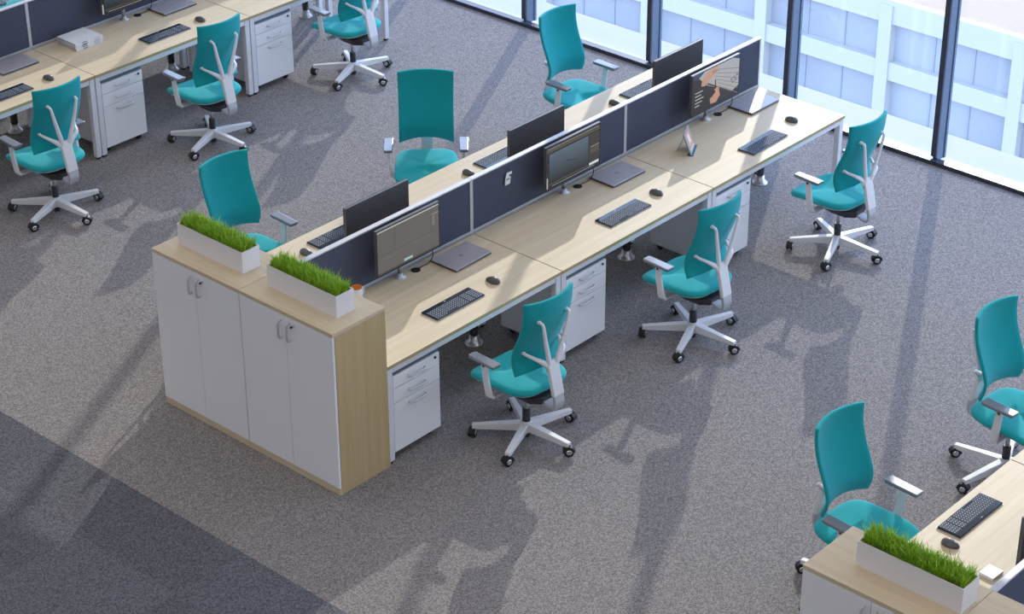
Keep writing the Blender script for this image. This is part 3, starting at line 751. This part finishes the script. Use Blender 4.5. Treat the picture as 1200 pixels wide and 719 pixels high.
# monitors: local frame faces -y, screen centre at x=0
MW, MH = .600, .345
def make_monitor(kind):
    root = empty('computer_monitor')
    zc = 1.03-DZ
    bm = bmesh.new()
    bx(bm, -MW/2, MW/2, 0, .022, zc-MH/2, zc+MH/2); bx(bm, -.14, .14, .016, .026, zc-MH/2+.012, zc-MH/2+.075)
    sh = build('housing', bm, M['mon_back'], root, bevel=.003)
    bm = bmesh.new(); t = .008
    bx(bm, -MW/2, MW/2, -.003, .0, zc+MH/2-t, zc+MH/2); bx(bm, -MW/2, MW/2, -.003, .0, zc-MH/2, zc-MH/2+.014)
    bx(bm, -MW/2, -MW/2+t, -.003, 0, zc-MH/2+.014, zc+MH/2-t); bx(bm, MW/2-t, MW/2, -.003, 0, zc-MH/2+.014, zc+MH/2-t)
    build('bezel', bm, M['dark_plastic'], root)
    # arm: base disc, post, link to the vesa plate
    bm = bmesh.new(); lathe(bm, [(.042, 0), (.042, .004), (.020, .008), (.018, .03), (.017, .032)], (-.03, .060), 24); build('base_disc', bm, M['alu'], root)
    bm = bmesh.new(); lathe(bm, [(.0165, .03), (.0165, zc-MH/2+.045)], (-.03, .060), 18); bx(bm, -.050, .0, .026, .052, zc-MH/2+.012, zc-MH/2+.05); build('support_post', bm, M['steel'], root)
    bm = bmesh.new(); lathe(bm, [(.034, 0), (.034, .003), (.030, .005)], (.105, .045), 24); build('cable_port', bm, M['black'], root)
    bm = bmesh.new(); ring_tube(bm, catmull([(.105, .045, .004), (.15, .035, .012), (.21, .025, .02), (.245, .018, .06), (.235, .012, .125), (.22, .012, .15)], 6), .0032, 8); build('cable', bm, M['black'], root)
    if kind == 'back': return root
    X0, X1, Z0, Z1 = -MW/2+t, MW/2-t, zc-MH/2+.014, zc+MH/2-t
    def P(u, v, d=0): return (X0+(X1-X0)*u, -.0008-d, Z0+(Z1-Z0)*v)
    mats = list(S.keys()); bm = bmesh.new()
    def quad(u0, v0, u1, v1, c, d): polyflat(bm, [P(u0, v0, d), P(u1, v0, d), P(u1, v1, d), P(u0, v1, d)], mats.index(c))
    def poly(pts, c, d): polyflat(bm, [P(u, v, d) for u, v in pts], mats.index(c))
    if kind == 'modelling':
        quad(0, 0, 1, 1, 'grey', 0); quad(0, .955, 1, .985, 'pale', .0003); quad(.28, .45, .284, .95, 'line', .0003); quad(0, .42, 1, .425, 'line', .0003)
        quad(.88, .42, .883, .95, 'line', .0003); quad(.89, .55, .93, .78, 'lightgrey', .0003); quad(0, .0, 1, .03, 'olive', .0003); quad(.884, .80, 1, .81, 'pale', .0003)
        quad(.42, .045, .56, .10, 'cyan', .0003); quad(.1, .30, .3, .315, 'lightgrey', .0003); quad(.55, .36, .85, .37, 'lightgrey', .0003); quad(.86, .03, .9, .4, 'grey', .0004)
        poly([(.5+.07*math.cos(a*PI/8), .5+.06*math.sin(a*PI/8)) for a in range(16)], 'grey', .0002)
    elif kind == 'editing':
        quad(0, 0, 1, 1, 'ink', 0); quad(0, .87, 1, .97, 'olive', .0003); quad(.03, .955, .97, .962, 'pale', .0004); quad(.05, .14, .78, .83, 'grad', .0003)
        quad(.79, .14, 1, .84, 'brown', .0003); quad(.82, .36, .98, .50, 'olive', .0004); quad(.80, .08, .98, .14, 'white', .0005); quad(0, .02, .025, .28, 'pale', .0004)
        quad(.05, .09, .78, .12, 'olive', .0004); quad(.1, .04, .9, .05, 'pale', .0004); quad(.82, .52, .98, .53, 'pale', .0005)
        poly([(.38, .48), (.56, .40), (.57, .41), (.39, .495)], 'ink', .0004)
    else:
        quad(0, 0, 1, 1, 'ink', 0); poly([(.22, 1), (1, 1), (1, .22), (.86, .14), (.30, .62), (.12, .9)], 'key', .0003)
        for q in range(6): poly([(.42+.03*q, .95-.11*q*.9), (1, .95-.13*q-.28), (1, .935-.13*q-.28), (.42+.03*q, .935-.11*q*.9)], 'keyline', .0004)
        poly([(.30, .64), (.84, .12), (.86, .14), (.33, .66)], 'line', .0004)
        poly([(0, 1), (.25, 1), (.1, .86), (0, .93)], 'navy', .0004); poly([(.85, 1), (1, 1), (1, .9)], 'navy', .0004)
        for u0, v0 in ((.82, .42), (.88, .45), (.94, .48), (.85, .34), (.91, .37)): quad(u0, v0, u0+.045, v0+.06, 'keyline', .0005)
        poly([(.18, .66), (.20, .80), (.34, .95), (.50, 1.0), (.55, .96), (.48, .90), (.52, .82), (.44, .80), (.36, .72), (.26, .62)], 'skin', .0006)
        poly([(.40, .90), (.54, .90), (.55, .86), (.42, .84)], 'skin2', .0007)
        poly([(.40, .08), (.38, .20), (.44, .34), (.50, .46), (.57, .42), (.58, .30), (.60, .2), (.52, .06)], 'skin', .0006)
        poly([(.30, .28), (.36, .40), (.46, .42), (.50, .34), (.42, .24)], 'ink', .0007)
        poly([(.485, .42), (.475, .66), (.495, .66), (.51, .42)], 'ink', .0008)
        for q, ww in enumerate((.16, .13, .18, .15, .1)): quad(.06, .52-.085*q, .06+ww, .545-.085*q, 'pale', .0005)
    build('screen', bm, [S[k] for k in mats], root)
    return root
for (x, y, kd, lb) in [(.925, .705, 'modelling', 'monitor with grey windows on screen, first on the near side from the cabinet'), (2.612, .705, 'editing', 'monitor showing a dark blue picture on the near middle desk'), (4.285, .705, 'photo', 'monitor showing two hands and a keyboard, nearest the windows')]:
    mo = make_monitor(kd); mo.location = (x, y, DZ); tag(mo, lb, 'monitor', 'thin black monitors')
mt_ = make_monitor('editing'); mt_.location = (2.62, 5.665, DZ); tag(mt_, 'monitor on the back row desk, cut by the top edge of the photo', 'monitor', 'thin black monitors')
mb = make_monitor('back')
for k, (x, y, lb) in enumerate([(1.025, 1.11, 'dark back of a monitor seen over the first divider, nearest the planters'), (2.66, 1.11, 'dark back of a monitor seen over the middle divider'), (4.32, 1.11, 'dark back of a monitor seen over the divider nearest the windows'),
                   (.895, -4.10, 'black monitor corner at the right edge of the photo')]):
    place(mb, k, (x, y, DZ), PI, lb, 'monitor', 'thin black monitors')

# ---------------------------------------------------------------- single small things
mug = empty('mug', (.49, .765, Z)); tag(mug, 'white mug with orange inside, behind the right grass planter', 'mug')
bm = bmesh.new(); lathe(bm, [(.034, 0), (.038, .004), (.040, .085), (.0385, .086)], (0, 0), 28); build('cup', bm, M['white_plastic'], mug)
bm = bmesh.new(); lathe(bm, [(.0372, .087), (.036, .0865)][::-1], (0, 0), 28)
bm.free()
bm = bmesh.new()
prof = [(.0385, .0865), (.037, .0885), (.0355, .0875), (.035, .0868)]
rings = [[bm.verts.new((r*math.cos(2*PI*k/28), r*math.sin(2*PI*k/28), z)) for k in range(28)] for r, z in [(.0398, .0855), (.0385, .090), (.0365, .0895), (.034, .0868)]]
for i in range(3):
    for k in range(28): bm.faces.new((rings[i][k], rings[i][(k+1) % 28], rings[i+1][(k+1) % 28], rings[i+1][k]))
bm.faces.new(rings[-1]); build('orange_lining', bm, M['orange'], mug)
bm = bmesh.new(); ring_tube(bm, catmull([(.038, 0, .065), (.058, 0, .066), (.064, 0, .045), (.056, 0, .022), (.037, 0, .02)], 4), .005, 8); build('handle', bm, M['white_plastic'], mug)

def make_book():
    root = empty('book'); tag(root, 'x', 'book', 'white books stacked on the back desk')
    bm = bmesh.new(); bx(bm, -.136, .136, -.120, .122, .0012, .0108); build('pages', bm, M['pages'], root)
    bm = bmesh.new(); bx(bm, -.14, .14, -.125, .125, 0, .0012); bx(bm, -.14, .14, -.125, .125, .0108, .012); bx(bm, -.14, .14, -.1262, -.125, 0, .012); build('cover', bm, M['white_plastic'], root)
    bm = bmesh.new(); bx(bm, -.07, -.02, -.1268, -.1262, .002, .010); bx(bm, .05, .11, -.1268, -.1262, .004, .007); build('spine_print', bm, M['greyprint'], root)
    return root
bk = make_book()
bt = ['lowest of the stack', 'second from the bottom', 'in the middle of the stack, third up', 'second from the top', 'topmost of the stack']
for i in range(5):
    place(bk, i, (2.022+random.uniform(-.006, .006), 5.597+random.uniform(-.005, .005), DZ+.0005+i*.0123), R(random.uniform(-1.2, 1.2)), 'white paperback on the back row desk, ' + bt[i], 'book', 'white books stacked on the back desk')

# tablet leaning back in a blue stand case
tb = empty('tablet', (3.66, .44, Z), R(29)); tag(tb, 'small tablet propped in a blue folding case on the desk', 'tablet')
lean = Matrix.Translation((0, 0, .006)) @ Matrix.Rotation(R(-22), 4, 'X')
TW, TH = .20, .175
bm = bmesh.new(); bx(bm, 0, TW, 0, .009, 0, TH, mat=lean); build('tablet_body', bm, M['greyprint'], tb, bevel=.003)
bm = bmesh.new(); mats = list(S.keys())
def tq(u0, v0, u1, v1, c, d=.0006): polyflat(bm, [lean @ Vector((.01+(TW-.02)*u, -d, .01+(TH-.02)*v)) for u, v in ((u0, v0), (u1, v0), (u1, v1), (u0, v1))], mats.index(c))
tq(0, 0, 1, 1, 'slate'); tq(.25, .25, .75, .9, 'pink', .0009); tq(.4, .4, .6, .75, 'white', .0012); tq(.1, .05, .9, .18, 'pale', .0009)
build('screen', bm, [S[k] for k in mats], tb)
bm = bmesh.new(); bx(bm, .01, TW-.01, .0095, .012, 0, TH-.01, mat=lean); bx(bm, .0, TW, -.012, .030, 0, .005); build('case', bm, M['blue_case'], tb, bevel=.001)
bm = bmesh.new(); mm = Matrix.Translation((0, .118, .002)) @ Matrix.Rotation(R(22), 4, 'X'); bx(bm, .07, TW-.07, -.0015, .0015, 0, .10, mat=mm); build('stand_flap', bm, M['pages'], tb)

# tag hooked on the divider
tg = empty('tag', (2.045, .8215, 1.03)); tag(tg, 'small white hanger tag on the navy middle divider', 'tag')
bm = bmesh.new()
o = [(-.030, -.045), (.022, -.045), (.030, .012), (.036, .012), (.036, .048), (-.020, .048), (-.030, .0)]
o = [(-.032, -.045), (.020, -.045), (.028, .008), (.012, .010), (.012, .026), (.038, .024), (.040, .045), (-.014, .047), (-.030, .0)]
fr = [bm.verts.new((x, 0, z)) for x, z in o]; bk_ = [bm.verts.new((x, .0022, z)) for x, z in o]
bm.faces.new(fr); bm.faces.new(bk_[::-1])
for i in range(len(o)): bm.faces.new((fr[i], bk_[i], bk_[(i+1) % len(o)], fr[(i+1) % len(o)]))
bmesh.ops.recalc_face_normals(bm, faces=bm.faces); build('card', bm, M['paper'], tg)
bm = bmesh.new(); bx(bm, -.022, .016, -.0006, 0, -.008, .0); build('print', bm, M['ink'], tg)

nb = empty('paper_box', (.63, -3.945, Z), R(-3)); tag(nb, 'small white box beside the divider in the lower right corner', 'box')
bm = bmesh.new(); bx(bm, -.05, .05, -.045, .045, 0, .014); build('box_body', bm, M['paper'], nb, bevel=.002)
bm = bmesh.new(); bx(bm, -.051, .051, -.046, .046, .0143, .018); build('box_lid', bm, M['white_plastic'], nb, bevel=.002)
